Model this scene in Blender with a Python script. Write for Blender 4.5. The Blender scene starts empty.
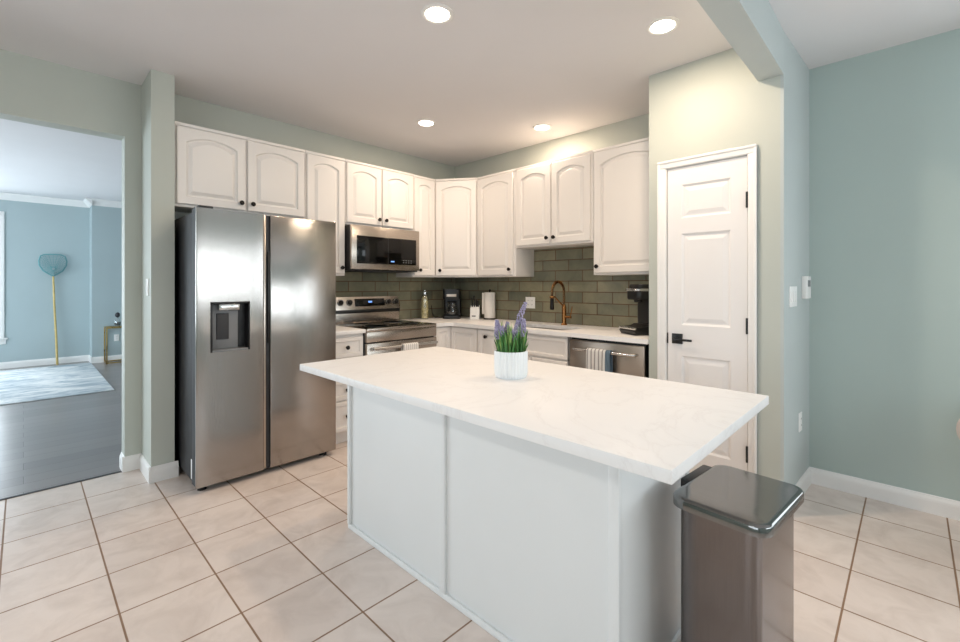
import bpy, bmesh, math, random
from mathutils import Vector, Matrix
R = math.radians
PI = math.pi
scene = bpy.context.scene
col = scene.collection
random.seed(7)

# ------------------------------------------------------------------ camera
cam = bpy.data.cameras.new('camera')
cam.sensor_width = 36.0
cam.lens = 444.0 / 960.0 * 36.0
cam.shift_y = -(321.0 - 285.0) / 960.0
cam.clip_start = 0.05
camo = bpy.data.objects.new('camera', cam)
camo.location = (0, 0, 1.30)
camo.rotation_euler = (R(90), 0, R(44.2))
col.objects.link(camo)
scene.camera = camo

# ------------------------------------------------------------------ world, light, exposure
scene.view_settings.view_transform = 'Standard'
scene.view_settings.look = 'None'
scene.view_settings.gamma = 1.0
scene.view_settings.use_curve_mapping = False
scene.view_settings.exposure = 0.0
try:
    scene.cycles.use_denoising = True
    scene.cycles.max_bounces = 10
    scene.cycles.diffuse_bounces = 6
except Exception:
    pass
world = bpy.data.worlds.new('world')
scene.world = world
world.use_nodes = True
bg = world.node_tree.nodes['Background']
bg.inputs[0].default_value = (0.80, 0.90, 1.0, 1)
bg.inputs[1].default_value = 1.0


def area_light(name, loc, rot, sx, sy, watts, color):
    l = bpy.data.lights.new(name, 'AREA')
    l.shape = 'RECTANGLE'
    l.size, l.size_y = sx, sy
    l.energy = watts
    l.color = color
    o = bpy.data.objects.new(name, l)
    o.location = loc
    o.rotation_euler = rot
    col.objects.link(o)
    return o


DAY = (0.93, 0.97, 1.0)
# daylight standing in the window openings of the place
area_light('daylight_rear_window', (0.6, -3.34, 1.65), (R(90), 0, 0), 4.2, 1.5, 52, DAY)
area_light('daylight_side_window', (3.56, 1.95, 1.50), (R(90), 0, R(90)), 2.7, 1.1, 50, DAY)
area_light('daylight_back_window', (1.825, 3.70, 1.50), (R(-90), 0, 0), 2.7, 1.1, 36, DAY)
area_light('daylight_living_window', (-7.2, -3.34, 1.4), (R(90), 0, 0), 3.4, 1.9, 220, (0.86, 0.94, 1.0))
area_light('daylight_far_window', (-10.32, -2.35, 1.42), (R(90), 0, R(-90)), 1.0, 1.8, 70, (0.86, 0.94, 1.0))
area_light('daylight_far_window', (-10.32, -0.72, 1.42), (R(90), 0, R(-90)), 1.0, 1.8, 60, (0.86, 0.94, 1.0))
CAN_WATTS = 12
CAN_COLOR = (1.0, 0.79, 0.60)


# ------------------------------------------------------------------ materials
def srgb(r, g, b):
    f = lambda c: (c / 255 / 12.92) if c / 255 <= 0.04045 else ((c / 255 + 0.055) / 1.055) ** 2.4
    return (f(r), f(g), f(b), 1.0)


class NT:
    def __init__(self, name):
        self.m = bpy.data.materials.new(name)
        self.m.use_nodes = True
        self.t = self.m.node_tree
        self.p = self.t.nodes['Principled BSDF']
        self.out = self.t.nodes['Material Output']

    def n(self, kind, **kw):
        nd = self.t.nodes.new(kind)
        for k, v in kw.items():
            setattr(nd, k, v)
        return nd

    def l(self, a, b):
        self.t.links.new(a, b)

    def coords(self):
        return self.n('ShaderNodeTexCoord').outputs['Object']

    def noise(self, vec, scale, detail=3, rough=0.5, dist=0.0):
        nd = self.n('ShaderNodeTexNoise')
        nd.inputs['Scale'].default_value = scale
        nd.inputs['Detail'].default_value = detail
        nd.inputs['Roughness'].default_value = rough
        nd.inputs['Distortion'].default_value = dist
        if vec is not None:
            self.l(vec, nd.inputs['Vector'])
        return nd.outputs['Fac']

    def ramp(self, fac, stops):
        nd = self.n('ShaderNodeValToRGB')
        el = nd.color_ramp.elements
        while len(el) < len(stops):
            el.new(0.5)
        for e, (p, c) in zip(el, stops):
            e.position = p
            e.color = c
        self.l(fac, nd.inputs['Fac'])
        return nd.outputs['Color']

    def mix(self, fac, a, b, blend='MIX'):
        nd = self.n('ShaderNodeMixRGB', blend_type=blend)
        for s, v in ((nd.inputs['Fac'], fac), (nd.inputs['Color1'], a), (nd.inputs['Color2'], b)):
            if hasattr(v, 'node'):
                self.l(v, s)
            else:
                s.default_value = v
        return nd.outputs['Color']

    def math(self, op, a, b=0.0):
        nd = self.n('ShaderNodeMath', operation=op)
        for s, v in ((nd.inputs[0], a), (nd.inputs[1], b)):
            if hasattr(v, 'node'):
                self.l(v, s)
            else:
                s.default_value = v
        return nd.outputs[0]

    def bump(self, h, strength, dist=0.01):
        nd = self.n('ShaderNodeBump')
        nd.inputs['Strength'].default_value = strength
        nd.inputs['Distance'].default_value = dist
        self.l(h, nd.inputs['Height'])
        self.l(nd.outputs['Normal'], self.p.inputs['Normal'])

    def set(self, color=None, rough=None, metal=None):
        if color is not None:
            if hasattr(color, 'node'):
                self.l(color, self.p.inputs['Base Color'])
            else:
                self.p.inputs['Base Color'].default_value = color
        if rough is not None:
            if hasattr(rough, 'node'):
                self.l(rough, self.p.inputs['Roughness'])
            else:
                self.p.inputs['Roughness'].default_value = rough
        if metal is not None:
            self.p.inputs['Metallic'].default_value = metal
        return self


def plain(name, rgb, rough=0.5, metal=0.0, var=0.04, scale=9.0, bump=0.0, bscale=60.0, spec=None, coat=0.0):
    """a procedural material: one colour with a faint noise variation and an optional fine bump"""
    t = NT(name)
    c = srgb(*rgb)
    v = t.coords()
    f = t.noise(v, scale)
    lo = tuple(x * (1 - var) for x in c[:3]) + (1,)
    hi = tuple(min(1, x * (1 + var)) for x in c[:3]) + (1,)
    t.set(t.ramp(f, [(0.3, lo), (0.7, hi)]), rough, metal)
    if bump:
        t.bump(t.noise(v, bscale, 2), bump, 0.004)
    if spec is not None:
        t.p.inputs['Specular IOR Level'].default_value = spec
    if coat:
        t.p.inputs['Coat Weight'].default_value = coat
    return t.m


def emit(name, rgb, strength):
    t = NT(name)
    t.set(srgb(*rgb), 0.4)
    t.p.inputs['Emission Color'].default_value = srgb(*rgb)
    t.p.inputs['Emission Strength'].default_value = strength
    return t.m


def steel(name, rgb, rough=0.28, stretch=(1, 1, 120), bump=0.02, var=0.06):
    t = NT(name)
    mp = t.n('ShaderNodeMapping')
    mp.inputs['Scale'].default_value = stretch
    t.l(t.coords(), mp.inputs['Vector'])
    f = t.noise(mp.outputs['Vector'], 6, 4, 0.6)
    c = srgb(*rgb)
    lo = tuple(x * (1 - var) for x in c[:3]) + (1,)
    hi = tuple(min(1, x * (1 + var)) for x in c[:3]) + (1,)
    t.set(t.ramp(f, [(0.3, lo), (0.7, hi)]), None, 1.0)
    t.set(None, t.math('ADD', t.math('MULTIPLY', f, 0.10), rough - 0.05))
    t.bump(f, bump, 0.001)
    return t.m


def glass(name, tint=(1, 1, 1), refl=0.12):
    t = NT(name)
    tr = t.n('ShaderNodeBsdfTransparent')
    tr.inputs[0].default_value = (*tint, 1)
    gl = t.n('ShaderNodeBsdfGlossy')
    gl.inputs['Roughness'].default_value = 0.03
    mx = t.n('ShaderNodeMixShader')
    mx.inputs[0].default_value = refl
    t.l(tr.outputs[0], mx.inputs[1])
    t.l(gl.outputs[0], mx.inputs[2])
    t.l(mx.outputs[0], t.out.inputs['Surface'])
    t.t.nodes.remove(t.p)
    return t.m


def floor_tile_mat():
    t = NT('floor_tile')
    mp = t.n('ShaderNodeMapping')
    mp.inputs['Location'].default_value = (3.61 + 0.341 * 40, -0.265 + 0.338 * 40, 0)
    t.l(t.coords(), mp.inputs['Vector'])
    br = t.n('ShaderNodeTexBrick')
    br.offset = 0.0
    br.squash = 1.0
    br.inputs['Scale'].default_value = 1.0
    br.inputs['Brick Width'].default_value = 0.341
    br.inputs['Row Height'].default_value = 0.338
    br.inputs['Mortar Size'].default_value = 0.0040
    br.inputs['Mortar Smooth'].default_value = 0.2
    br.inputs['Bias'].default_value = 0.0
    br.inputs['Color1'].default_value = srgb(228, 215, 206)
    br.inputs['Color2'].default_value = srgb(221, 207, 198)
    br.inputs['Mortar'].default_value = srgb(146, 116, 92)
    t.l(mp.outputs['Vector'], br.inputs['Vector'])
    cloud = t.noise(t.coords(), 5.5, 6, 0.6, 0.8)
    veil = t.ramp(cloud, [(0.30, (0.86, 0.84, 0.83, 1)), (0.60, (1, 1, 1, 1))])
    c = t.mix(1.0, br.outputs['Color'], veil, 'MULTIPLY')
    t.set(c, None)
    wet = t.math('ADD', t.math('MULTIPLY', br.outputs['Fac'], 0.4), 0.26)
    t.set(None, wet)
    slate = t.noise(t.coords(), 9, 5, 0.62, 1.4)
    h = t.math('ADD', t.math('MULTIPLY', slate, 0.35), t.math('MULTIPLY', br.outputs['Fac'], -1.0))
    t.bump(h, 0.6, 0.004)
    return t.m


def subway_mat(name, axis):
    """glazed olive tiles in running bond; axis is the horizontal direction of the wall"""
    t = NT(name)
    sep = t.n('ShaderNodeSeparateXYZ')
    t.l(t.coords(), sep.inputs[0])
    cmb = t.n('ShaderNodeCombineXYZ')
    off = (2.481 + 0.30 * 40) if axis == 0 else (0.30 * 40 + 0.05)
    t.l(t.math('ADD', sep.outputs[axis], off), cmb.inputs[0])
    t.l(t.math('ADD', sep.outputs[2], -0.93 + 0.1015 * 41), cmb.inputs[1])
    br = t.n('ShaderNodeTexBrick')
    br.offset = 0.5
    br.inputs['Scale'].default_value = 1.0
    br.inputs['Brick Width'].default_value = 0.30
    br.inputs['Row Height'].default_value = 0.1015
    br.inputs['Mortar Size'].default_value = 0.0042
    br.inputs['Mortar Smooth'].default_value = 0.25
    br.inputs['Color1'].default_value = srgb(142, 138, 116)
    br.inputs['Color2'].default_value = srgb(112, 114, 100)
    br.inputs['Mortar'].default_value = srgb(92, 66, 44)
    t.l(cmb.outputs[0], br.inputs['Vector'])
    f = t.noise(t.coords(), 7, 5, 0.6, 0.5)
    veil = t.ramp(f, [(0.3, (0.80, 0.82, 0.82, 1)), (0.7, (1.12, 1.10, 1.04, 1))])
    t.set(t.mix(1.0, br.outputs['Color'], veil, 'MULTIPLY'), t.math('ADD', t.math('MULTIPLY', br.outputs['Fac'], 0.5), 0.20))
    h = t.math('ADD', t.math('MULTIPLY', t.noise(t.coords(), 14, 3), 0.25), t.math('MULTIPLY', br.outputs['Fac'], -0.6))
    t.bump(h, 0.4, 0.004)
    return t.m


def wood_floor_mat():
    t = NT('wood_plank')
    sep = t.n('ShaderNodeSeparateXYZ')
    t.l(t.coords(), sep.inputs[0])
    cmb = t.n('ShaderNodeCombineXYZ')
    t.l(t.math('ADD', sep.outputs[1], 40.0), cmb.inputs[0])
    t.l(t.math('ADD', sep.outputs[0], 40.0), cmb.inputs[1])
    br = t.n('ShaderNodeTexBrick')
    br.offset = 0.37
    br.inputs['Scale'].default_value = 1.0
    br.inputs['Brick Width'].default_value = 1.25
    br.inputs['Row Height'].default_value = 0.16
    br.inputs['Mortar Size'].default_value = 0.0012
    br.inputs['Color1'].default_value = srgb(138, 132, 131)
    br.inputs['Color2'].default_value = srgb(126, 121, 120)
    br.inputs['Mortar'].default_value = srgb(48, 45, 44)
    t.l(cmb.outputs[0], br.inputs['Vector'])
    mp = t.n('ShaderNodeMapping')
    mp.inputs['Scale'].default_value = (14, 0.9, 1)
    t.l(t.coords(), mp.inputs['Vector'])
    f = t.noise(mp.outputs['Vector'], 4, 5, 0.6, 0.4)
    veil = t.ramp(f, [(0.3, (0.95, 0.95, 0.95, 1)), (0.7, (1.04, 1.04, 1.03, 1))])
    t.set(t.mix(1.0, br.outputs['Color'], veil, 'MULTIPLY'), t.math('ADD', t.math('MULTIPLY', f, 0.05), 0.26))
    t.bump(t.math('ADD', f, t.math('MULTIPLY', br.outputs['Fac'], -1)), 0.02, 0.002)
    return t.m


def quartz_mat():
    t = NT('white_quartz')
    v = t.coords()
    w = t.noise(v, 2.2, 7, 0.62, 1.6)
    ridge = t.math('ABSOLUTE', t.math('SUBTRACT', w, 0.5))
    vein = t.ramp(ridge, [(0.0, srgb(231, 229, 228)), (0.010, srgb(235, 234, 233)), (0.04, srgb(237, 236, 235))])
    t.set(vein, 0.40)
    t.p.inputs['Specular IOR Level'].default_value = 0.28
    return t.m


def rug_mat():
    t = NT('rug_weave')
    mp = t.n('ShaderNodeMapping')
    mp.inputs['Scale'].default_value = (2.4, 1.2, 1)
    t.l(t.coords(), mp.inputs['Vector'])
    f = t.noise(mp.outputs['Vector'], 1.7, 8, 0.68, 1.2)
    t.set(t.ramp(f, [(0.34, srgb(150, 168, 180)), (0.48, srgb(202, 209, 213)), (0.60, srgb(236, 237, 236))]), 0.95)
    t.bump(t.noise(t.coords(), 240, 2), 0.4, 0.004)
    return t.m


def blind_mat():
    t = NT('roller_blind')
    tr = t.n('ShaderNodeBsdfTranslucent')
    f = t.noise(t.coords(), 60, 2)
    t.l(t.ramp(f, [(0.3, srgb(176, 182, 186)), (0.7, srgb(190, 195, 198))]), tr.inputs[0])
    t.set(srgb(190, 195, 198), 0.9)
    mx = t.n('ShaderNodeMixShader')
    mx.inputs[0].default_value = 0.6
    t.l(t.p.outputs[0], mx.inputs[1])
    t.l(tr.outputs[0], mx.inputs[2])
    t.l(mx.outputs[0], t.out.inputs['Surface'])
    return t.m


def stripe_mat(name, base, stripe, period, duty, axis=0):
    t = NT(name)
    sep = t.n('ShaderNodeSeparateXYZ')
    t.l(t.coords(), sep.inputs[0])
    fr = t.math('FRACT', t.math('DIVIDE', t.math('ADD', sep.outputs[axis], 10.0), period))
    t.set(t.mix(t.math('LESS_THAN', fr, duty), srgb(*base), srgb(*stripe)), 0.95)
    t.bump(t.noise(t.coords(), 400, 2), 0.3, 0.002)
    return t.m


M = {
    'wall': plain('greige_wall_paint', (187, 192, 184), 0.62, var=0.015, scale=2.0, bump=0.03, bscale=220),
    'wallblue': plain('blue_grey_wall_paint', (172, 187, 183), 0.62, var=0.015, scale=2.0, bump=0.03, bscale=220),
    'walldaylit': plain('daylit_wall_paint', (184, 192, 191), 0.62, var=0.015, scale=2.0, bump=0.03, bscale=220),  # wall paint lightened for the window light on beam and pantry side
    'wallliving': plain('pale_blue_wall_paint', (166, 181, 184), 0.62, var=0.015, scale=2.0, bump=0.03, bscale=220),
    'ceil': plain('ceiling_paint', (224, 222, 223), 0.85, var=0.012, scale=2.0, bump=0.03, bscale=160),
    'trim': plain('white_trim', (232, 231, 229), 0.35, var=0.01),
    'cab': plain('cabinet_paint', (232, 228, 224), 0.36, var=0.012, scale=3.0),
    'island': plain('island_paint', (226, 228, 228), 0.45, var=0.01, scale=3.0),
    'door': plain('door_paint', (234, 232, 231), 0.36, var=0.01, scale=3.0),
    'steel': steel('brushed_steel', (182, 172, 162), 0.26),
    'steel_v': steel('brushed_steel_fridge', (164, 159, 154), 0.16, (150, 150, 1), 0.22),
    'steel_can': steel('brushed_steel_can', (126, 120, 118), 0.18, (90, 90, 1)),
    'steel_lid': steel('smooth_steel_lid', (132, 132, 131), 0.11, (1, 60, 1)),
    'steel_dark': steel('slate_steel', (176, 161, 148), 0.30),
    'chrome': steel('polished_steel', (205, 204, 202), 0.14, (1, 1, 1), var=0.02),
    'dark': plain('dark_grey_metal', (50, 51, 54), 0.6, var=0.05),
    'black': plain('black_plastic', (13, 13, 14), 0.38, var=0.08),
    'blackmatte': plain('black_rubber', (16, 16, 16), 0.7, var=0.08),
    'blackglass': plain('black_glass', (8, 8, 8), 0.06, var=0.02, spec=0.35),
    'knob': plain('dark_bronze_knob', (34, 30, 28), 0.35, 0.6, var=0.08),
    'bronze': steel('antique_brass', (168, 120, 74), 0.24, (1, 1, 1)),
    'gold': steel('gold_metal', (196, 168, 104), 0.28, (1, 1, 1)),
    'bamboo': plain('bamboo', (196, 172, 110), 0.5, var=0.15, scale=14),
    'teal': plain('teal_netting', (104, 156, 160), 0.8, var=0.1),
    'paper': plain('white_paper', (236, 232, 226), 0.9, var=0.02, bump=0.3, bscale=90),
    'whiteplastic': plain('white_plastic', (238, 238, 236), 0.35, var=0.01),
    'outletgap': plain('outlet_slot', (120, 118, 112), 0.6, var=0.02),
    'ceramic': plain('white_ceramic', (236, 240, 241), 0.45, var=0.015, scale=20),
    'soil': plain('dark_soil', (62, 50, 38), 0.95, var=0.3, scale=80, bump=0.6),
    'leaf': plain('green_leaf', (74, 130, 66), 0.55, var=0.35, scale=30),
    'leaf2': plain('pale_leaf', (148, 180, 104), 0.55, var=0.25, scale=30),
    'lavender': plain('lavender_bloom', (166, 160, 188), 0.8, var=0.22, scale=60),
    'glass': glass('clear_glass', (0.98, 0.99, 0.99), 0.10),
    'pane': glass('window_glass', (0.97, 0.99, 1.0), 0.06),
    'olive': plain('herb_filling', (186, 174, 128), 0.5, var=0.55, scale=30),
    'cream': plain('cream_upholstery', (205, 192, 184), 0.9, var=0.05, bump=0.3, bscale=150),
    'walnut': plain('chair_wood', (120, 92, 70), 0.5, var=0.2),
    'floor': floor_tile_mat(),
    'wood': wood_floor_mat(),
    'subway_x': subway_mat('green_subway_tile_sink_wall', 0),
    'subway_y': subway_mat('green_subway_tile_range_wall', 1),
    'quartz': quartz_mat(),
    'rug': rug_mat(),
    'rugedge': plain('rug_binding', (128, 138, 146), 0.95),
    'towel': stripe_mat('striped_towel', (214, 212, 208), (150, 146, 144), 0.030, 0.34),
    'towel2': stripe_mat('checked_towel', (226, 224, 220), (186, 182, 178), 0.022, 0.35),
    'towelblue': plain('slate_blue_cloth', (92, 110, 124), 0.95, bump=0.3, bscale=200),
    'blind': blind_mat(),
    'lens': emit('lamp_lens', (255, 244, 226), 14.0),
    'bluelight': emit('blue_display_digits', (120, 170, 255), 1.0),
    'greylabel': plain('printed_grey_marking', (120, 122, 124), 0.4),
    'sinksteel': steel('sink_steel', (140, 132, 124), 0.3, (1, 1, 1)),
}


# ------------------------------------------------------------------ mesh helpers
class MB:
    """collects shapes that become ONE mesh object"""

    def __init__(self):
        self.bm = bmesh.new()

    def _join(self, b):
        me = bpy.data.meshes.new('tmp')
        b.to_mesh(me)
        b.free()
        self.bm.from_mesh(me)
        bpy.data.meshes.remove(me)

    def box(self, lo, hi, bevel=0.0, seg=2, rot=None, pivot=None):
        b = bmesh.new()
        bmesh.ops.create_cube(b, size=1.0)
        for v in b.verts:
            v.co = Vector([lo[i] + (v.co[i] + 0.5) * (hi[i] - lo[i]) for i in range(3)])
        if bevel > 0:
            bevel = min(bevel, 0.49 * min(hi[i] - lo[i] for i in range(3)))
            bmesh.ops.bevel(b, geom=list(b.edges), offset=bevel, segments=seg, profile=0.5, affect='EDGES')
        if rot is not None:
            p = Vector(pivot or (0, 0, 0))
            for v in b.verts:
                v.co = p + rot @ (v.co - p)
        self._join(b)
        return self

    def prism(self, pts, z0, z1, bevel=0.0, to=None, seg=2):
        """polygon in (a, b) extruded along the third; to maps (a, b, c) into space"""
        b = bmesh.new()
        lo = [b.verts.new((p[0], p[1], z0)) for p in pts]
        hi = [b.verts.new((p[0], p[1], z1)) for p in pts]
        n = len(pts)
        b.faces.new(list(reversed(lo)))
        b.faces.new(hi)
        for i in range(n):
            b.faces.new((lo[i], lo[(i + 1) % n], hi[(i + 1) % n], hi[i]))
        if bevel > 0:
            es = [e for e in b.edges if abs(e.verts[0].co.z - e.verts[1].co.z) < 1e-7]
            bmesh.ops.bevel(b, geom=es, offset=bevel, segments=seg, profile=0.5, affect='EDGES')
        if to:
            for v in b.verts:
                v.co = Vector(to(*v.co))
        bmesh.ops.recalc_face_normals(b, faces=list(b.faces))
        self._join(b)
        return self

    def lathe(self, prof, c=(0, 0, 0), axis='z', seg=32, rib=0, ribd=0.0):
        b = bmesh.new()
        rings = []
        for r, h in prof:
            ring = []
            if r < 1e-6:
                ring = [b.verts.new((0, 0, h))]
            else:
                for i in range(seg):
                    a = 2 * PI * i / seg
                    rr = r * (1 + (ribd * math.cos(rib * a) if rib else 0))
                    ring.append(b.verts.new((rr * math.cos(a), rr * math.sin(a), h)))
            rings.append(ring)
        for p, q in zip(rings, rings[1:]):
            for i in range(seg):
                j = (i + 1) % seg
                if len(p) == 1 and len(q) == 1:
                    continue
                if len(p) == 1:
                    b.faces.new((p[0], q[j], q[i]))
                elif len(q) == 1:
                    b.faces.new((p[i], p[j], q[0]))
                else:
                    b.faces.new((p[i], p[j], q[j], q[i]))
        if len(rings[0]) > 1:
            b.faces.new(list(reversed(rings[0])))
        if len(rings[-1]) > 1:
            b.faces.new(rings[-1])
        c = Vector(c)
        for v in b.verts:
            x, y, z = v.co
            if axis == '-y':
                v.co = Vector((x, -z, y))
            elif axis == 'x':
                v.co = Vector((z, x, y))
            elif axis == '-z':
                v.co = Vector((x, -y, -z))
            v.co = v.co + c
        bmesh.ops.recalc_face_normals(b, faces=list(b.faces))
        self._join(b)
        return self

    def tube(self, pts, r, seg=10, cap=True):
        """a round bar along a path; r may be one radius or one per point"""
        b = bmesh.new()
        P = [Vector(p) for p in pts]
        rs = r if isinstance(r, (list, tuple)) else [r] * len(P)
        up = Vector((0, 0, 1))
        prev = None
        rings = []
        for i, p in enumerate(P):
            t = (P[min(i + 1, len(P) - 1)] - P[max(i - 1, 0)]).normalized()
            if prev is None:
                a = up if abs(t.dot(up)) < 0.9 else Vector((1, 0, 0))
                u = (a - t * a.dot(t)).normalized()
            else:
                u = (prev - t * prev.dot(t)).normalized()
            prev = u
            w = t.cross(u)
            rings.append([b.verts.new(p + (u * math.cos(2 * PI * k / seg) + w * math.sin(2 * PI * k / seg)) * rs[i]) for k in range(seg)])
        for p, q in zip(rings, rings[1:]):
            for k in range(seg):
                j = (k + 1) % seg
                b.faces.new((p[k], p[j], q[j], q[k]))
        if cap:
            b.faces.new(list(reversed(rings[0])))
            b.faces.new(rings[-1])
        bmesh.ops.recalc_face_normals(b, faces=list(b.faces))
        self._join(b)
        return self

    def blob(self, c, s, sub=1, rot=None):
        b = bmesh.new()
        bmesh.ops.create_icosphere(b, subdivisions=sub, radius=1.0)
        for v in b.verts:
            q = Vector((v.co.x * s[0], v.co.y * s[1], v.co.z * s[2]))
            if rot is not None:
                q = rot @ q
            v.co = q + Vector(c)
        self._join(b)
        return self

    def build(self, name, mat, parent=None, smooth=True, angle=38):
        me = bpy.data.meshes.new(name)
        self.bm.to_mesh(me)
        self.bm.free()
        if smooth:
            me.shade_smooth()
            me.set_sharp_from_angle(angle=R(getattr(self, 'angle', angle)))
        me.materials.append(mat)
        o = bpy.data.objects.new(name, me)
        col.objects.link(o)
        if parent is not None:
            o.parent = parent
        return o


def box(lo, hi, bevel=0.0):
    return MB().box(lo, hi, bevel)


def tag(o, label, cat, group=None):
    o['label'] = label
    o['category'] = cat
    if group:
        o['group'] = group
    return o


def thing(name, label, cat, loc=(0, 0, 0), rz=0.0, group=None):
    o = bpy.data.objects.new(name, None)
    o.empty_display_size = 0.1
    o.location = loc
    o.rotation_euler = (0, 0, rz)
    col.objects.link(o)
    return tag(o, label, cat, group)


def structure(o):
    o['kind'] = 'structure'
    return o


def copy_tree(o, parent=None):
    c = o.copy()
    col.objects.link(c)
    if parent is not None:
        c.parent = parent
    for ch in list(o.children):
        copy_tree(ch, c)
    return c


def rrect(x0, y0, x1, y1, r, n=6):
    pts = []
    for cx, cy, a0 in ((x1 - r, y1 - r, 0), (x0 + r, y1 - r, 90), (x0 + r, y0 + r, 180), (x1 - r, y0 + r, 270)):
        for i in range(n + 1):
            a = R(a0 + 90 * i / n)
            pts.append((cx + r * math.cos(a), cy + r * math.sin(a)))
    return pts


def panel_front(W, H, t=0.022, frame=0.055, rise=0.0, raised=True):
    """raised-panel cabinet front: x 0..W, z 0..H, back at y=0, face at y=-t; rise arches the panel's head"""
    b = bmesh.new()
    N = 14

    def loop(ins, y, arch):
        l, r, bt, tp = ins, W - ins, ins, H - ins
        pts = [(l, bt), (r, bt)]
        k = rise if arch else 0.0
        for i in range(N + 1):
            s = i / N
            x = r + (l - r) * s
            z = tp - k + k * math.sin(PI * s) ** 0.8 if k else tp
            pts.append((x, z))
        return [b.verts.new((x, y, z)) for x, z in pts]

    c = 0.004
    L = [loop(0, 0, 0), loop(0, -t + c, 0), loop(c, -t, 0), loop(frame, -t, 1), loop(frame + 0.006, -t + 0.015, 1)]
    if raised:
        L += [loop(frame + 0.014, -t + 0.015, 1), loop(frame + 0.038, -t + 0.002, 1)]
    for p, q in zip(L, L[1:]):
        n = len(p)
        for i in range(n):
            j = (i + 1) % n
            b.faces.new((p[i], p[j], q[j], q[i]))
    b.faces.new(L[-1])
    b.faces.new(list(reversed(L[0])))
    bmesh.ops.recalc_face_normals(b, faces=list(b.faces))
    m = MB()
    m._join(b)
    m.angle = 16
    return m


def add_knob(parent, x, z, y=-0.022):
    m = MB().lathe([(0.0095, 0), (0.0075, 0.004), (0.0055, 0.012), (0.0145, 0.016), (0.0175, 0.022), (0.0150, 0.027), (0.006, 0.030), (0, 0.0305)],
                   (0, 0, 0), '-y', 20)
    o = m.build('knob', M['knob'], parent)
    o.location = (x, y, z)
    o['label'] = 'dark bronze round knob'
    return o


# ------------------------------------------------------------------ the setting
XL, YB, ZC = -3.93, 3.61, 2.72      # range wall, sink wall, ceiling


def wall(name, boxes, mat='wall'):
    m = MB()
    for lo, hi in boxes:
        m.box(lo, hi)
    return structure(m.build(name, M[mat], smooth=False))


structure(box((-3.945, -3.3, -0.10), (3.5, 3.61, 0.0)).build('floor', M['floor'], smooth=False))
structure(box((-10.3, -3.3, -0.10), (-3.945, 3.61, -0.0005)).build('floor_living', M['wood'], smooth=False))
structure(box((-4.06, -3.3, ZC), (3.5, 3.73, ZC + 0.1)).build('ceiling', M['ceil'], smooth=False))
structure(box((-10.3, -3.3, ZC), (-4.06, 3.73, ZC + 0.1)).build('ceiling_living', M['ceil'], smooth=False))
# range wall with the wide cased opening to the living room
wall('wall_left', [((-4.06, 0.491, 0), (XL, 3.61, ZC)), ((-4.06, -2.0, 2.335), (XL, 0.491, ZC)), ((-4.06, -3.3, 0), (XL, -2.0, ZC))])
wall('wall_back', [((-4.06, YB, 0), (-0.60, YB + 0.12, ZC))])
wall('wall_back_dining', [((-0.60, YB, 0), (0.45, YB + 0.12, ZC)), ((3.2, YB, 0), (3.5, YB + 0.12, ZC)),
                   ((0.45, YB, 0), (3.2, YB + 0.12, 0.95)), ((0.45, YB, 2.05), (3.2, YB + 0.12, ZC))], 'wallblue')
wall('wall_right', [((3.38, -3.3, 0), (3.5, 0.6, ZC)), ((3.38, 3.3, 0), (3.5, YB, ZC)), ((3.38, 0.6, 0), (3.5, 3.3, 0.95)), ((3.38, 0.6, 2.05), (3.5, 3.3, ZC))], 'wallblue')
wall('wall_rear', [((-4.06, -3.3, 0), (-1.5, -3.2, ZC)), ((2.7, -3.3, 0), (3.5, -3.2, ZC)), ((-1.5, -3.3, 0), (2.7, -3.2, 0.90)), ((-1.5, -3.3, 2.40), (2.7, -3.2, ZC))], 'wallblue')
wall('wall_stub', [((XL, 0.585, 0), (-3.585, 0.715, ZC))])
# pantry closet: front with a door hole, and the side wall that runs back to the sink wall
DX0, DX1, DZ = -1.158, -0.690, 2.062
m = MB()
m.box((-1.281, 2.965, 0), (DX0 - 0.012, 3.06, ZC)).box((DX0 - 0.012, 2.965, DZ + 0.012), (DX1 + 0.012, 3.06, ZC))
m.box((-1.281, 3.06, 0), (-1.19, YB, ZC))
m.box((DX1 + 0.012, 2.965, 0), (-0.530, 3.06, ZC))
structure(m.build('wall_pantry', M['wall'], smooth=False))
structure(MB().prism([(-0.530, 2.965), (-0.513, 2.965), (-0.484, YB), (-0.60, YB), (-0.60, 3.06), (-0.530, 3.06)], 0, ZC).build('wall_pantry_side', M['walldaylit'], smooth=False))
wall('wall_beam', [((-0.638, -3.2, 2.478), (-0.513, 2.965, ZC))], 'walldaylit')  # beam and pantry side carry window light in their paint colour
# living room shell
XF, XJ = -10.10, -9.74
wall('wall_living_far', [((XF - 0.15, -0.26, 0), (XF, 0.79, ZC)), ((XF - 0.15, -3.3, 0), (XF, -2.82, ZC)), ((XF - 0.15, -1.90, 0), (XF, -1.18, ZC)), ((XF - 0.15, -2.82, 0), (XF, -1.90, 0.50)), ((XF - 0.15, -2.82, 2.38), (XF, -1.90, ZC)),
                         ((XF - 0.15, -1.18, 0), (XF, -0.26, 0.50)), ((XF - 0.15, -1.18, 2.38), (XF, -0.26, ZC)), ((XF - 0.15, 0.79, 0), (XJ, 3.61, ZC))], 'wallliving')
wall('wall_living_rear', [((XF, -3.3, 0), (-9.0, -3.2, ZC)), ((-5.4, -3.3, 0), (-4.06, -3.2, ZC)), ((-9.0, -3.3, 0), (-5.4, -3.2, 0.45)), ((-9.0, -3.3, 2.35), (-5.4, -3.2, ZC))], 'wallliving')
wall('wall_living_side', [((XJ, 3.50, 0), (-4.06, 3.61, ZC))], 'wallliving')

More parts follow.
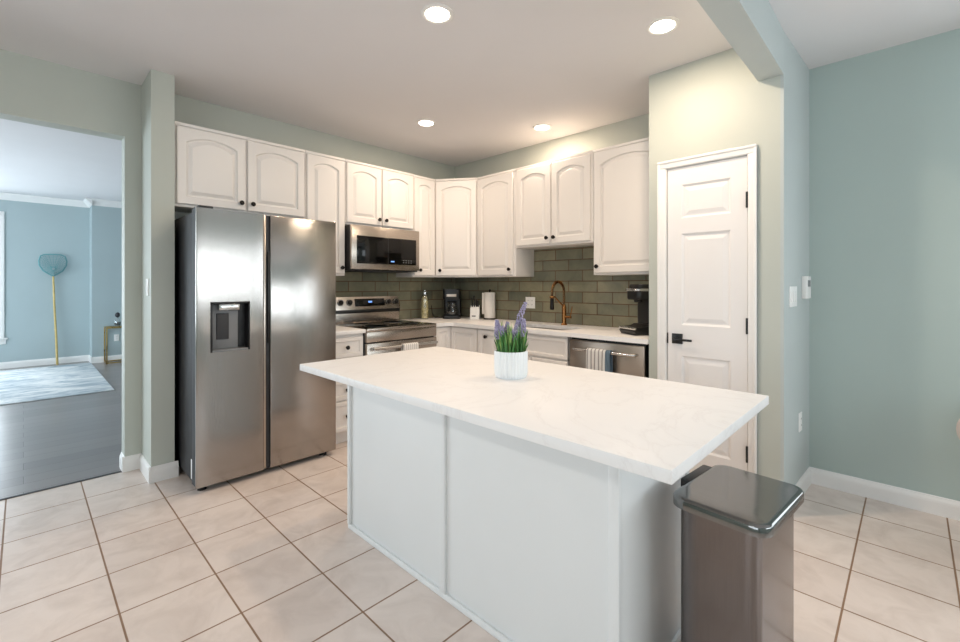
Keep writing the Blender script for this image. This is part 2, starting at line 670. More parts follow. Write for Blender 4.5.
# glazed backsplash
structure(box((XL, 1.55, 0.90), (XL + 0.008, YB, 1.46)).build('wall_backsplash_range', M['subway_y'], smooth=False))
structure(box((XL + 0.008, YB - 0.008, 0.90), (-1.281, YB, 1.70)).build('wall_backsplash_sink', M['subway_x'], smooth=False))


# baseboards: a moulded profile swept along a straight run
def moulding(name, p0, p1, out, prof, mat='trim'):
    """prof is a list of (distance from wall, z); p0, p1 floor points on the wall; out the unit direction into the room"""
    d = Vector((p1[0] - p0[0], p1[1] - p0[1], 0))
    n = d.normalized()
    L = d.length
    m = MB()
    m.prism(prof, 0, L, to=lambda a, z, c: (p0[0] + n.x * c + out[0] * a, p0[1] + n.y * c + out[1] * a, z))
    return structure(m.build(name, M[mat], smooth=False))


BASE = [(0, 0), (0.014, 0), (0.014, 0.070), (0.012, 0.082), (0.006, 0.094), (0.004, 0.102), (0, 0.104)]
moulding('baseboard_left', (XL, 0.4773), (XL, 0.585), (1, 0), BASE)
moulding('baseboard_jamb', (-4.06, 0.491), (XL + 0.0137, 0.491), (0, -1), BASE)
moulding('baseboard_stub_side', (XL + 0.013, 0.585), (-3.5713, 0.585), (0, -1), BASE)
moulding('baseboard_stub_end', (-3.585, 0.5713), (-3.585, 0.735), (1, 0), BASE)
moulding('baseboard_right', (-0.484, YB), (3.38, YB), (0, -1), BASE)
moulding('baseboard_pantry_side', (-0.513, 2.9513), (-0.484, YB), (1, -0.045), BASE)
moulding('baseboard_pantry_front', (-0.643, 2.965), (-0.499, 2.965), (0, -1), BASE)
moulding('baseboard_living_far', (XF, -3.2), (XF, 0.79), (1, 0), BASE)
moulding('baseboard_living_return', (XF, 0.79), (XJ + 0.0137, 0.79), (0, -1), BASE)
moulding('baseboard_living_side', (XJ, 0.7763), (XJ, 3.5), (1, 0), BASE)
CROWN = [(0, ZC), (0.085, ZC), (0.080, ZC - 0.02), (0.045, ZC - 0.055), (0.018, ZC - 0.085), (0.012, ZC - 0.10), (0, ZC - 0.10)]
moulding('trim_1', (XF, -3.2), (XF, 0.79), (1, 0), CROWN)
moulding('trim_2', (XF, 0.79), (XJ + 0.085, 0.79), (0, -1), CROWN)
moulding('trim_3', (XJ, 0.79), (XJ, 3.5), (1, 0), CROWN)
# metal edge between tile and wood
structure(box((-3.957, -2.0, -0.004), (-3.937, 0.491, 0.004)).build('trim_4', M['dark'], smooth=False))

# pantry door casing: mitred profile on three sides, one mesh
m = MB()
cl, ct, cr = DX0 - 0.058, DZ + 0.054, DX1 + 0.050      # outer edges of the casing
for lo, hi in (((cl, 2.947, 0), (DX0 - 0.004, 2.965, DZ + 0.004)), ((DX1 + 0.004, 2.947, 0), (cr, 2.965, DZ + 0.004)), ((cl, 2.947, DZ + 0.004), (cr, 2.965, ct))):
    m.box(lo, hi, 0.004)
for lo, hi in (((cl, 2.940, 0), (cl + 0.018, 2.965, ct - 0.018)), ((cr - 0.018, 2.940, 0), (cr, 2.965, ct - 0.018)), ((cl, 2.940, ct - 0.018), (cr, 2.965, ct))):
    m.box(lo, hi, 0.005)
m.box((DX0 - 0.012, 2.955, 0), (DX0 - 0.001, 3.05, DZ + 0.012)).box((DX1 + 0.001, 2.955, 0), (DX1 + 0.012, 3.05, DZ + 0.012)).box((DX0 - 0.012, 2.955, DZ + 0.001), (DX1 + 0.012, 3.05, DZ + 0.012))
structure(m.build('trim_5', M['trim']))


# pantry door: one slab with three moulded, raised panels
def moulded_door(W, H, panels, t=0.035):
    b = bmesh.new()
    xs = (0, panels[0][0], panels[0][1], W)
    zs = [0]
    for x0, x1, z0, z1 in panels:
        zs += [z0, z1]
    zs.append(H)
    vs = {}

    def V(x, z, y=-t):
        k = (round(x, 5), round(y, 5), round(z, 5))
        if k not in vs:
            vs[k] = b.verts.new((x, y, z))
        return vs[k]
    for i in range(3):
        for k in range(len(zs) - 1):
            if i == 1 and k % 2 == 1:
                continue
            b.faces.new((V(xs[i], zs[k]), V(xs[i + 1], zs[k]), V(xs[i + 1], zs[k + 1]), V(xs[i], zs[k + 1])))
    for x0, x1, z0, z1 in panels:
        loops = [(0, -t), (0.012, -t + 0.010), (0.020, -t + 0.010), (0.045, -t + 0.003)]
        R_ = [[V(x0 + i, z0 + i, y), V(x1 - i, z0 + i, y), V(x1 - i, z1 - i, y), V(x0 + i, z1 - i, y)] for i, y in loops]
        for p, q in zip(R_, R_[1:]):
            for k in range(4):
                b.faces.new((p[k], p[(k + 1) % 4], q[(k + 1) % 4], q[k]))
        b.faces.new(R_[-1])
    be = [V(0, 0, 0), V(W, 0, 0), V(W, H, 0), V(0, H, 0)]
    b.faces.new(list(reversed(be)))
    left = [V(0, z) for z in zs]
    right = [V(W, z) for z in zs]
    b.faces.new([be[0], be[3]] + list(reversed(left)))
    b.faces.new([be[2], be[1]] + right)
    b.faces.new([be[1], be[0], V(0, 0), V(xs[1], 0), V(xs[2], 0), V(W, 0)])
    b.faces.new([be[3], be[2], V(W, H), V(xs[2], H), V(xs[1], H), V(0, H)])
    bmesh.ops.recalc_face_normals(b, faces=list(b.faces))
    mm = MB()
    mm._join(b)
    return mm


door = moulded_door(DX1 - DX0 - 0.006, DZ - 0.014, [(0.088, 0.375, 0.235, 0.832), (0.088, 0.375, 1.030, 1.620), (0.088, 0.375, 1.720, 1.935)]).build('door_1', M['door'], smooth=False)
door.location = (DX0 + 0.003, 3.000, 0.012)
structure(door)
for hz in (0.296, 1.047, 1.787):
    h = MB().box((-0.006, -0.012, -0.045), (0.010, 0.0, 0.045), 0.002).tube([(0.002, -0.014, -0.047), (0.002, -0.014, 0.047)], 0.0065, 10)
    ho = h.build('hinge', M['black'], door)
    ho.location = (DX1 - DX0 - 0.006, -0.035, hz)
    ho['label'] = 'black hinge'
h = MB().box((0.030, -0.045, 0.907), (0.096, -0.035, 0.973), 0.002)
h.tube([(0.063, -0.044, 0.940), (0.063, -0.085, 0.940)], 0.009, 12)
h.box((0.055, -0.094, 0.931), (0.168, -0.078, 0.945), 0.003)
ho = h.build('lever_handle', M['black'], door)
ho['label'] = 'black lever handle with square plate'
ho = MB().box((-0.004, -0.040, 0.905), (0.004, -0.030, 0.975), 0.002).build('latch_plate', M['black'], door)


# windows: casing, sash bars, pane
def window(name, W, H, loc, rz, mull=(1, 1), blind=False):
    """local: x 0..W, z 0..H, room side at -y"""
    f = MB()
    for lo, hi in (((-0.055, -0.018, -0.02), (0, 0, H)), ((W, -0.018, -0.02), (W + 0.055, 0, H)), ((-0.055, -0.018, H), (W + 0.055, 0, H + 0.06))):
        f.box(lo, hi, 0.004)
    for lo, hi in (((0, 0.03, 0), (0.04, 0.08, H)), ((W - 0.04, 0.03, 0), (W, 0.08, H)), ((0.002, 0.032, 0.001), (W - 0.002, 0.078, 0.05)), ((0.002, 0.032, H - 0.05), (W - 0.002, 0.078, H - 0.001))):
        f.box(lo, hi, 0.003)
    for i in range(1, mull[0] + 1):
        x = W * i / (mull[0] + 1)
        f.box((x - 0.02, 0.03, 0), (x + 0.02, 0.07, H), 0.003)
    for k in range(1, mull[1] + 1):
        z = H * k / (mull[1] + 1)
        f.box((0.002, 0.034, z - 0.02), (W - 0.002, 0.066, z + 0.02), 0.003)
    w = structure(f.build(name, M['trim']))
    w.location = loc
    w.rotation_euler = (0, 0, rz)
    s = MB().box((-0.09, -0.045, -0.045), (W + 0.09, 0.03, -0.02), 0.006).box((-0.07, -0.016, -0.12), (W + 0.07, 0, -0.045), 0.003)
    s.build('window_sill', M['trim'], w)
    box((0.03, 0.052, 0.03), (W - 0.03, 0.056, H - 0.03)).build('pane', M['pane'], w, smooth=False)
    if blind:
        MB().box((0.005, 0.0, H - 0.34), (W - 0.005, 0.004, H - 0.01)).tube([(0.005, 0.0, H - 0.345), (W - 0.005, 0.0, H - 0.345)], 0.016, 12).build('roller_blind', M['blind'], w)
    return w


window('window_1', 0.92, 1.88, (XF, -1.18, 0.50), R(90), (0, 1), True)
window('window_6', 0.92, 1.88, (XF, -2.82, 0.50), R(90), (0, 1), True)
window('window_2', 2.7, 1.10, (3.38, 3.3, 0.95), R(-90), (1, 0))
window('window_3', 2.75, 1.10, (0.45, YB, 0.95), 0, (1, 0))
window('window_4', 4.2, 1.5, (2.7, -3.2, 0.90), R(180), (2, 0))
window('window_5', 3.6, 1.9, (-5.4, -3.2, 0.45), R(180), (2, 1))


# ------------------------------------------------------------------ recessed ceiling lights
def can_light(x, y, label, watts=CAN_WATTS, color=CAN_COLOR):
    t = thing('recessed_light', label, 'ceiling light', (x, y, ZC), 0, 'recessed ceiling lights')
    MB().lathe([(0.086, 0), (0.086, -0.004), (0.072, -0.009), (0.063, -0.006), (0.061, 0.0), (0.061, -0.001)], (0, 0, 0), 'z', 40).build('trim_ring', M['trim'], t)
    MB().lathe([(0.0, -0.0075), (0.060, -0.0075), (0.060, -0.002), (0, -0.002)], (0, 0, 0), 'z', 40).build('lens', M['lens'], t)
    l = bpy.data.lights.new('lamp', 'AREA')
    l.shape = 'DISK'
    l.size = 0.118
    l.energy = watts
    l.color = color
    o = bpy.data.objects.new('lamp', l)
    o.location = (0, 0, -0.010)
    col.objects.link(o)
    o.parent = t


can_light(-1.78, 1.51, 'round recessed ceiling light above the island, nearest the fridge side of it')
can_light(-0.978, 2.44, 'round recessed ceiling light in front of the pantry door')
can_light(-3.046, 2.455, 'round recessed ceiling light in front of the microwave', 9.5)
can_light(-2.384, 3.252, 'round recessed ceiling light in front of the cabinets over the sink', 7.5)


can_light(-1.60, -1.95, 'added unseen recessed ceiling light over the open floor, far behind the island', 15, (1.0, 0.94, 0.88))  # unseen pair behind the camera, added to brighten the foreground floor
can_light(0.10, -1.95, 'added unseen recessed ceiling light over the open floor, farthest from the refrigerator', 15, (1.0, 0.94, 0.88))


# ------------------------------------------------------------------ upper cabinets
UB, UT = 1.383, 2.422


def upper(label, loc, rz, W, H, depth, doors, rise=0.045, inset=0.032):
    """local: x along the wall, front of the box at y=0, wall at y=depth. doors: (x0, x1, knob side)"""
    t = thing('upper_cabinet', label, 'cabinet', loc, rz, 'white upper cabinets')
    b = MB().box((0, 0, 0), (W, depth, H), 0.002).box((-0.001, -0.010, H - 0.022), (W + 0.001, 0.02, H), 0.004)
    b.build('body', M['cab'], t)
    for x0, x1, side in doors:
        d = panel_front(x1 - x0, H - 0.048, rise=rise * min(1.0, (x1 - x0) / 0.42)).build('door', M['cab'], t)
        d.location = (x0, -0.0005, 0.018)
        add_knob(d, inset if side == 'l' else (x1 - x0 - inset), 0.052)
    return t


FX = -3.632          # front of the boxes on the range wall (doors stand 20 mm proud)
DEP = FX - XL - 0.002
upper('white two-door cabinet above the refrigerator', (FX, 0.717, 1.845), R(90), 0.920, 2.427 - 1.845, DEP, [(0.016, 0.455, 'r'), (0.471, 0.910, 'l')])
upper('tall narrow white cabinet between the refrigerator and the microwave', (FX, 1.639, UB), R(90), 0.362, UT + 0.005 - UB, DEP, [(0.010, 0.352, 'r')])
upper('short white two-door cabinet directly above the microwave', (FX, 2.003, 1.845), R(90), 0.750, UT + 0.005 - 1.845, DEP, [(0.010, 0.370, 'r'), (0.382, 0.742, 'l')])
upper('narrow white cabinet between the microwave and the angled corner cabinet', (FX, 2.755, UB), R(90), 0.285, UT - UB, DEP, [(0.008, 0.275, 'l')], inset=0.062)
# angled corner unit
P0, P1 = Vector((FX, 3.045)), Vector((-3.245, 3.312))
ang = math.atan2(P1.y - P0.y, P1.x - P0.x)
Wc = (P1 - P0).length
t = thing('upper_cabinet', 'white cabinet set at an angle across the corner', 'cabinet', (P0.x, P0.y, UB), ang, 'white upper cabinets')
rot = Matrix.Rotation(-ang, 2)
poly = [rot @ (Vector(p) - P0) for p in ((P0.x, P0.y), (P1.x, P1.y), (P1.x, YB - 0.010), (XL + 0.010, YB - 0.010), (XL + 0.010, P0.y))]
MB().prism([(p.x, p.y) for p in poly], 0, UT - UB, 0.002).box((0.014, -0.010, UT - UB - 0.022), (Wc - 0.014, 0.01, UT - UB), 0.004).build('body', M['cab'], t)
d = panel_front(Wc - 0.036, UT - UB - 0.048, rise=0.040).build('door', M['cab'], t)
d.location = (0.018, -0.0005, 0.018)
add_knob(d, 0.050, 0.052)
FY = 3.312
DEY = YB - FY - 0.010
upper('white single-door cabinet between the corner cabinet and the sink cabinets', (-3.243, FY, UB), 0, 0.506, UT - UB, DEY, [(0.012, 0.478, 'r')])
upper('short white two-door cabinet above the sink', (-2.735, FY, 1.655), 0, 0.833, UT - 1.655, DEY, [(0.022, 0.412, 'r'), (0.424, 0.812, 'l')])
upper('wide white cabinet right of the sink, against the pantry wall', (-1.900, FY, UB), 0, 0.616, UT - UB, DEY, [(0.014, 0.600, 'l')], 0.055)

# ------------------------------------------------------------------ base cabinets
CT = 0.930           # counter top height
CB = CT - 0.032      # underside
BX = -3.315          # front of boxes on the range wall
BY = 2.992           # front of boxes on the sink wall


def base_body(W, depth, H=CB - 0.002):
    return MB().box((0, 0, 0.10), (W, depth, H), 0.002).box((0.0, 0.06, 0.0), (W, depth, 0.10))


t = thing('base_cabinet', 'white four-drawer base cabinet between the refrigerator and the range', 'cabinet', (BX, 1.672, 0), R(90), 'white base cabinets')
base_body(0.322, BX - XL - 0.012).build('body', M['cab'], t)
for z0, z1 in ((0.712, 0.872), (0.540, 0.700), (0.368, 0.528), (0.115, 0.356)):
    d = panel_front(0.302, z1 - z0, frame=0.030, raised=False).build('drawer', M['cab'], t)
    d.location = (0.010, -0.0005, z0)
    add_knob(d, 0.151, (z1 - z0) / 2)

t = thing('base_cabinet', 'white corner base cabinet with two doors meeting in the inner corner', 'cabinet', (BX, BY, 0), 0, 'white base cabinets')
lx0, ly0, ly1, lx1 = XL + 0.012 - BX, 2.764 - BY, YB - 0.012 - BY, -2.930 - BX
MB().prism([(0, ly0), (0, 0), (lx1, 0), (lx1, ly1), (lx0, ly1), (lx0, ly0)], 0.10, CB - 0.002, 0.002).prism(
    [(-0.06, ly0), (-0.06, 0.06), (lx1, 0.06), (lx1, ly1), (lx0, ly1), (lx0, ly0)], 0, 0.10).build('body', M['cab'], t)
d = panel_front(0.195, CB - 0.135, frame=0.040, rise=0.0).build('door', M['cab'], t)
d.rotation_euler = (0, 0, R(90))
d.location = (0.0005, ly0 + 0.010, 0.12)
d = panel_front(lx1 - 0.030, CB - 0.135, frame=0.045, rise=0.0).build('door', M['cab'], t)
d.location = (0.022, -0.0005, 0.12)

t = thing('base_cabinet', 'narrow white base cabinet with one knob, left of the sink cabinet', 'cabinet', (-2.928, BY, 0), 0, 'white base cabinets')
base_body(0.274, YB - 0.012 - BY).build('body', M['cab'], t)
d = panel_front(0.254, CB - 0.135, frame=0.040).build('door', M['cab'], t)
d.location = (0.010, -0.0005, 0.12)
add_knob(d, 0.112, CB - 0.135 - 0.058)

t = thing('base_cabinet', 'white sink base cabinet beside the dishwasher', 'cabinet', (-2.652, BY, 0), 0, 'white base cabinets')
MB().box((0, 0, 0.10), (0.725, 0.02, CB - 0.002), 0.002).box((0, 0, 0.10), (0.018, 0.60, CB - 0.002)).box((0.707, 0, 0.10), (0.725, 0.60, CB - 0.002)).box(
    (0, 0, 0.10), (0.725, 0.60, 0.118)).box((0, 0.585, 0.10), (0.725, 0.60, CB - 0.002)).box((0, 0.06, 0), (0.725, 0.60, 0.10)).build('body', M['cab'], t)
d = panel_front(0.705, 0.165, frame=0.026, raised=False).build('false_front', M['cab'], t)
d.location = (0.010, -0.0005, 0.712)
for x0, x1, kx in ((0.010, 0.358, 0.32), (0.366, 0.715, 0.03)):
    d = panel_front(x1 - x0, 0.575, frame=0.05).build('door', M['cab'], t)
    d.location = (x0, -0.0005, 0.120)
    add_knob(d, kx, 0.52)

# ------------------------------------------------------------------ worktops and sink
m = MB().box((XL + 0.008, 1.668, CB), (-3.272, 1.996, CT), 0.004)
tag(m.build('countertop', M['quartz']), 'short white quartz countertop between the refrigerator and the range', 'countertop')
SX0, SX1, SY0, SY1 = -2.60, -2.02, 3.07, 3.40
# L-shaped top with an eased inner corner and a cut-out for the sink
ix, iy, rr = -3.272, 2.945, 0.10
outer = [(-3.272, 2.760)]
for i in range(7):
    a = R(180 - 90 * i / 6)
    outer.append((ix + rr + rr * math.cos(a), iy - rr + rr * math.sin(a)))
outer += [(-1.283, 2.945), (-1.283, YB - 0.008), (XL + 0.008, YB - 0.008), (XL + 0.008, 2.760)]
hole = rrect(SX0, SY0, SX1, SY1, 0.06, 5)
b = bmesh.new()


def ring_edges(pts, z):
    vs = [b.verts.new((x, y, z)) for x, y in pts]
    return [b.edges.new((vs[i], vs[(i + 1) % len(vs)])) for i in range(len(vs))], vs


tops = []
for z in (CT, CB):
    e1, v1 = ring_edges(outer, z)
    e2, v2 = ring_edges(hole, z)
    bmesh.ops.triangle_fill(b, edges=e1 + e2, use_beauty=True)
    tops.append((v1, v2))
for k in (0, 1):
    A_, B_ = tops[0][k], tops[1][k]
    for i in range(len(A_)):
        j = (i + 1) % len(A_)
        b.faces.new((A_[i], A_[j], B_[j], B_[i]))
bmesh.ops.recalc_face_normals(b, faces=list(b.faces))
m = MB()
m._join(b)
tag(m.build('countertop', M['quartz'], smooth=False), 'long L-shaped white quartz countertop holding the sink', 'countertop')

m = MB()
sk = bmesh.new()
loops = [(rrect(SX0 - 0.012, SY0 - 0.012, SX1 + 0.012, SY1 + 0.012, 0.07, 5), CB - 0.006), (rrect(SX0 + 0.002, SY0 + 0.002, SX1 - 0.002, SY1 - 0.002, 0.06, 5), CB - 0.006),
         (rrect(SX0 + 0.006, SY0 + 0.006, SX1 - 0.006, SY1 - 0.006, 0.06, 5), CB - 0.16), (rrect(SX0 + 0.03, SY0 + 0.03, SX1 - 0.03, SY1 - 0.03, 0.05, 5), CB - 0.19)]
prev = None
for pts, z in loops:
    vs = [sk.verts.new((x, y, z)) for x, y in pts]
    if prev:
        for i in range(len(vs)):
            j = (i + 1) % len(vs)
            sk.faces.new((prev[i], prev[j], vs[j], vs[i]))
    prev = vs
sk.faces.new(prev)
bmesh.ops.recalc_face_normals(sk, faces=list(sk.faces))
for f in sk.faces:
    f.normal_flip()
m._join(sk)
t = thing('kitchen_sink', 'undermount sink basin sunk in the countertop below the brass faucet', 'sink', (-2.31, 3.235, 0.70))
bo = m.build('basin', M['sinksteel'], t)
bo.location = (2.31, -3.235, -0.70)
so = bo.modifiers.new('solid', 'SOLIDIFY')
so.thickness = 0.002
MB().lathe([(0.045, 0), (0.045, 0.004), (0.030, 0.005), (0.028, 0.001), (0, 0.001)], (0, 0, CB - 0.189 - 0.70), 'z', 24).build('drain', M['chrome'], t)

# faucet: pull-down spring spout
t = thing('faucet', 'antique brass pull-down faucet with a high spring arc behind the sink', 'faucet', (-2.306, 3.486, CT))
MB().lathe([(0.030, 0), (0.030, 0.006), (0.024, 0.012), (0.021, 0.02), (0.021, 0.165), (0.017, 0.175), (0.014, 0.19), (0, 0.19)], (0, 0, 0), 'z', 28).build('body', M['bronze'], t)
arc = [(0, 0, 0.185), (0, 0, 0.29)]
for i in range(13):
    a = R(180 * i / 12)
    arc.append((0, -0.095 + 0.095 * math.cos(a), 0.30 + 0.100 * math.sin(a)))
arc += [(0, -0.192, 0.26)]
MB().tube(arc, 0.0075, 10).build('hose', M['knob'], t)
sp = []
tot = 0
seg = [(Vector(arc[i]), Vector(arc[i + 1])) for i in range(len(arc) - 1)]
ln = [(q - p).length for p, q in seg]
TL = sum(ln)
turns = 44
for i in range(turns * 8 + 1):
    s = TL * i / (turns * 8)
    k = 0
    while k < len(ln) - 1 and s > ln[k]:
        s -= ln[k]
        k += 1
    p, q = seg[k]
    pos = p + (q - p) * min(1, s / ln[k])
    tn = (q - p).normalized()
    nn = Vector((1, 0, 0))
    bb = tn.cross(nn)
    a = 2 * PI * i / 8
    sp.append(pos + (nn * math.cos(a) + bb * math.sin(a)) * 0.0115)
MB().tube(sp, 0.0026, 5).build('spring', M['bronze'], t)
MB().lathe([(0.010, 0), (0.016, -0.01), (0.017, -0.07), (0.020, -0.11), (0.018, -0.125), (0, -0.125)], (0, -0.192, 0.275), 'z', 20).build('spray_head', M['knob'], t)
MB().tube([(0, 0, 0.17), (0, -0.06, 0.205), (0, -0.150, 0.262), (0, -0.180, 0.262)], 0.0075, 10).lathe([(0.020, -0.010), (0.023, -0.006), (0.023, 0.006), (0.020, 0.010)], (0, -0.192, 0.262), 'z', 20).build('holder_arm', M['bronze'], t)
MB().tube([(0.018, 0, 0.075), (0.075, 0, 0.075)], 0.013, 14).tube([(0.068, 0, 0.08), (0.078, 0.0, 0.13), (0.088, 0.0, 0.175)], [0.006, 0.005, 0.004], 10).build('lever', M['bronze'], t)

# ------------------------------------------------------------------ island
IX0, IX1, IY0, IY1, IZ = -2.185, -0.364, 0.958, 1.848, 0.907
t = thing('kitchen_island', 'white panelled kitchen island base standing on the tile floor', 'kitchen island', (-1.40, 1.5, 0))
ox, oy = 1.40, -1.5
bx0, bx1, by0, by1 = -2.165, -0.617, 1.222, 1.775
zt = IZ - 0.032
MB().box((bx0 + ox, by0 + oy, 0.0), (bx1 + ox, by1 + oy, zt - 0.001), 0.003).build('body', M['island'], t)
for nm, x0, x1 in (('corner_batten', bx0, bx0 + 0.022), ('seam_batten', -1.413, -1.378), ('corner_batten', bx1 - 0.030, bx1 + 0.006)):
    MB().box((x0 + ox, by0 + oy - 0.015, 0.024), (x1 + ox, by0 + oy + 0.001, zt - 0.001), 0.003).build(nm, M['island'], t)
MB().box((bx0 + ox, by0 + oy - 0.012, 0), (bx1 + ox + 0.010, by0 + oy + 0.001, 0.026), 0.004).box((bx1 + ox - 0.001, by0 + oy - 0.012, 0), (bx1 + ox + 0.012, by1 + oy, 0.026), 0.004).build('base_moulding', M['island'], t)
MB().box((bx1 + ox - 0.001, by1 + oy - 0.022, 0.024), (bx1 + ox + 0.008, by1 + oy, zt - 0.001), 0.003).build('corner_batten', M['island'], t)
m = MB().box((IX0, IY0, zt), (IX1, IY1, IZ), 0.003)
tag(m.build('island_countertop', M['quartz']), 'large white quartz island countertop with faint grey veins and wide overhang', 'countertop')

# ------------------------------------------------------------------ refrigerator
t = thing('refrigerator', 'stainless side-by-side refrigerator with dark grey sides and an ice dispenser', 'refrigerator', (-3.165, 0.742, 0), R(90))
W = 0.930
MB().box((0.008, 0.105, 0.045), (W - 0.042, 0.745, 1.765), 0.006).build('body', M['dark'], t)
# left door with a pocket for the dispenser
d0, d1 = 0.0, 0.402
px0, px1, pz0, pz1 = 0.078, 0.312, 0.872, 1.192


def frame_door(x0, x1, z0, z1, y0, y1, hole, name):
    m_ = MB()
    b_ = bmesh.new()
    hx0, hx1, hz0, hz1 = hole
    xs_, zs_ = [x0, hx0, hx1, x1], [z0, hz0, hz1, z1]
    g = [[b_.verts.new((x, y0, z)) for z in zs_] for x in xs_]
    h_ = [[b_.verts.new((x, y1, z)) for z in zs_] for x in xs_]
    for i in range(3):
        for k in range(3):
            if i == 1 and k == 1:
                continue
            b_.faces.new((g[i][k], g[i + 1][k], g[i + 1][k + 1], g[i][k + 1]))
            b_.faces.new((h_[i][k], h_[i][k + 1], h_[i + 1][k + 1], h_[i + 1][k]))
    for (i, k), (j, l) in (((1, 1), (2, 1)), ((2, 1), (2, 2)), ((2, 2), (1, 2)), ((1, 2), (1, 1))):
        b_.faces.new((g[i][k], g[j][l], h_[j][l], h_[i][k]))
    per = [(0, 0), (1, 0), (2, 0), (3, 0), (3, 1), (3, 2), (3, 3), (2, 3), (1, 3), (0, 3), (0, 2), (0, 1)]
    for a_, c_ in zip(per, per[1:] + per[:1]):
        b_.faces.new((g[a_[0]][a_[1]], g[c_[0]][c_[1]], h_[c_[0]][c_[1]], h_[a_[0]][a_[1]]))
    bmesh.ops.recalc_face_normals(b_, faces=list(b_.faces))
    es = [e for e in b_.edges if (all(abs(v.co.x - x0) < 1e-6 and abs(v.co.y - y0) < 1e-6 for v in e.verts)
                                  or all(abs(v.co.x - x1) < 1e-6 and abs(v.co.y - y0) < 1e-6 for v in e.verts))]
    bmesh.ops.bevel(b_, geom=es, offset=0.007, segments=4, profile=0.5, affect='EDGES')
    m_._join(b_)
    return m_


dl = frame_door(d0, d1, 0.040, 1.782, 0.0, 0.016, (px0, px1, pz0, pz1), 'door').build('door', M['steel_v'], t)
dl['label'] = 'left freezer door with dispenser'
frame_door(d0 + 0.002, d1 - 0.002, 0.042, 1.780, 0.0155, 0.102, (px0, px1, pz0, pz1), 'liner').build('door_core', M['dark'], dl)
dr = MB().box((0.444, 0.0, 0.040), (W, 0.016, 1.782), 0.006, 3).build('door', M['steel_v'], t)
dr['label'] = 'plain right refrigerator door'
MB().box((0.446, 0.0155, 0.042), (W - 0.002, 0.102, 1.780), 0.004).build('door_core', M['dark'], dr)
MB().box((d1 + 0.001, 0.010, 0.045), (0.418, 0.100, 1.778), 0.003).build('door_edge', M['steel'], t)
MB().box((0.4185, 0.020, 0.045), (0.443, 0.104, 1.778)).build('handle_channel', M['dark'], t)
MB().box((0.428, 0.004, 0.90), (0.4435, 0.060, 1.53), 0.003).build('pocket_handle', M['black'], t)
dp = MB().box((px0 + 0.001, 0.070, pz0 + 0.001), (px1 - 0.001, 0.098, pz1 - 0.001)).box((px0 + 0.0005, -0.004, pz0), (px0 + 0.012, 0.09, pz1), 0.002).box(
    (px1 - 0.010, -0.004, pz0), (px1 - 0.0005, 0.09, pz1), 0.002).box((px0, -0.004, pz1 - 0.012), (px1, 0.09, pz1 - 0.0005), 0.002).build('dispenser', M['black'], dl)
MB().box((px0 + 0.014, 0.045, pz0 + 0.012), (px1 - 0.060, 0.072, pz1 - 0.016), 0.004).build('dispenser_panel', M['greylabel'], dl)
MB().box((px0 + 0.045, 0.038, pz0 + 0.075), (px0 + 0.118, 0.047, pz1 - 0.075), 0.006).build('paddle', M['dark'], dl)
MB().box((px0 + 0.050, 0.004, pz1 - 0.055), (px1 - 0.060, 0.060, pz1 - 0.014), 0.006).build('spout', M['chrome'], dl)
MB().box((px0 + 0.012, -0.003, pz0 + 0.0005), (px1 - 0.012, 0.07, pz0 + 0.014), 0.003).build('drip_tray', M['greylabel'], dl)
for x in (0.05, W - 0.07):
    MB().lathe([(0.026, 0), (0.026, 0.018), (0.018, 0.022), (0.018, 0.046)], (x, 0.075, 0), 'z', 16).build('foot', M['blackmatte'], t)
MB().box((0.03, 0.062, 0.022), (W - 0.04, 0.12, 0.052)).build('toe_grille', M['black'], t)
MB().box((0.02, 0.02, 1.783), (0.10, 0.14, 1.800), 0.004).build('hinge_cover', M['dark'], t)
MB().box((0.0065, 0.125, 0.06), (0.009, 0.150, 0.185), 0.001).build('side_sticker', M['whiteplastic'], t)

# ------------------------------------------------------------------ microwave
t = thing('microwave', 'stainless over-the-range microwave with a black glass door', 'microwave', (-3.520, 2.0055, 1.430), R(90))
W, H = 0.747, 0.404
MB().box((0.0, 0.030, 0.0), (W, 0.400, H), 0.004).build('body', M['black'], t)
MB().box((0.0, 0.0, 0.012), (W, 0.032, H), 0.004).build('door', M['steel'], t)
MB().box((0.050, -0.003, 0.062), (W - 0.040, 0.004, H - 0.092), 0.003).build('door_glass', M['blackglass'], t)
MB().box((0.376, -0.0038, 0.064), (0.379, -0.0025, H - 0.094)).build('glass_seam', M['dark'], t)
MB().box((0.408, -0.0038, 0.086), (0.446, -0.0028, 0.096)).build('display', M['bluelight'], t)
m = MB()
for i in range(4):
    for k in range(2):
        m.box((0.545 + i * 0.030, -0.0038, 0.082 + k * 0.020), (0.562 + i * 0.030, -0.0028, 0.088 + k * 0.020))
m.build('control_marks', M['greylabel'], t)
MB().box((0.10, 0.05, -0.006), (W - 0.10, 0.34, 0.002), 0.002).build('grease_filter', M['dark'], t)

# ------------------------------------------------------------------ range
t = thing('range', 'stainless electric range with black glass top and raised back panel', 'stove', (-3.270, 2.000, 0), R(90))
W = 0.756
MB().box((0.0, 0.030, 0.085), (W, 0.640, 0.905), 0.003).box((0.03, 0.08, 0.0), (W - 0.03, 0.62, 0.09)).build('body', M['dark'], t)
MB().box((0.0, -0.012, 0.905), (W, 0.600, 0.934), 0.006).build('cooktop', M['steel'], t)
MB().box((0.025, 0.025, 0.933), (W - 0.025, 0.560, 0.9375), 0.001).build('glass_top', M['blackglass'], t)
for x, y, r in ((0.20, 0.16, 0.105), (0.56, 0.16, 0.085), (0.20, 0.42, 0.075), (0.56, 0.42, 0.10)):
    MB().lathe([(r - 0.003, 0), (r, 0), (r, 0.0004), (r - 0.003, 0.0004), (r - 0.003, 0)], (x, y, 0.9376), 'z', 40).build('burner_ring', M['greylabel'], t)
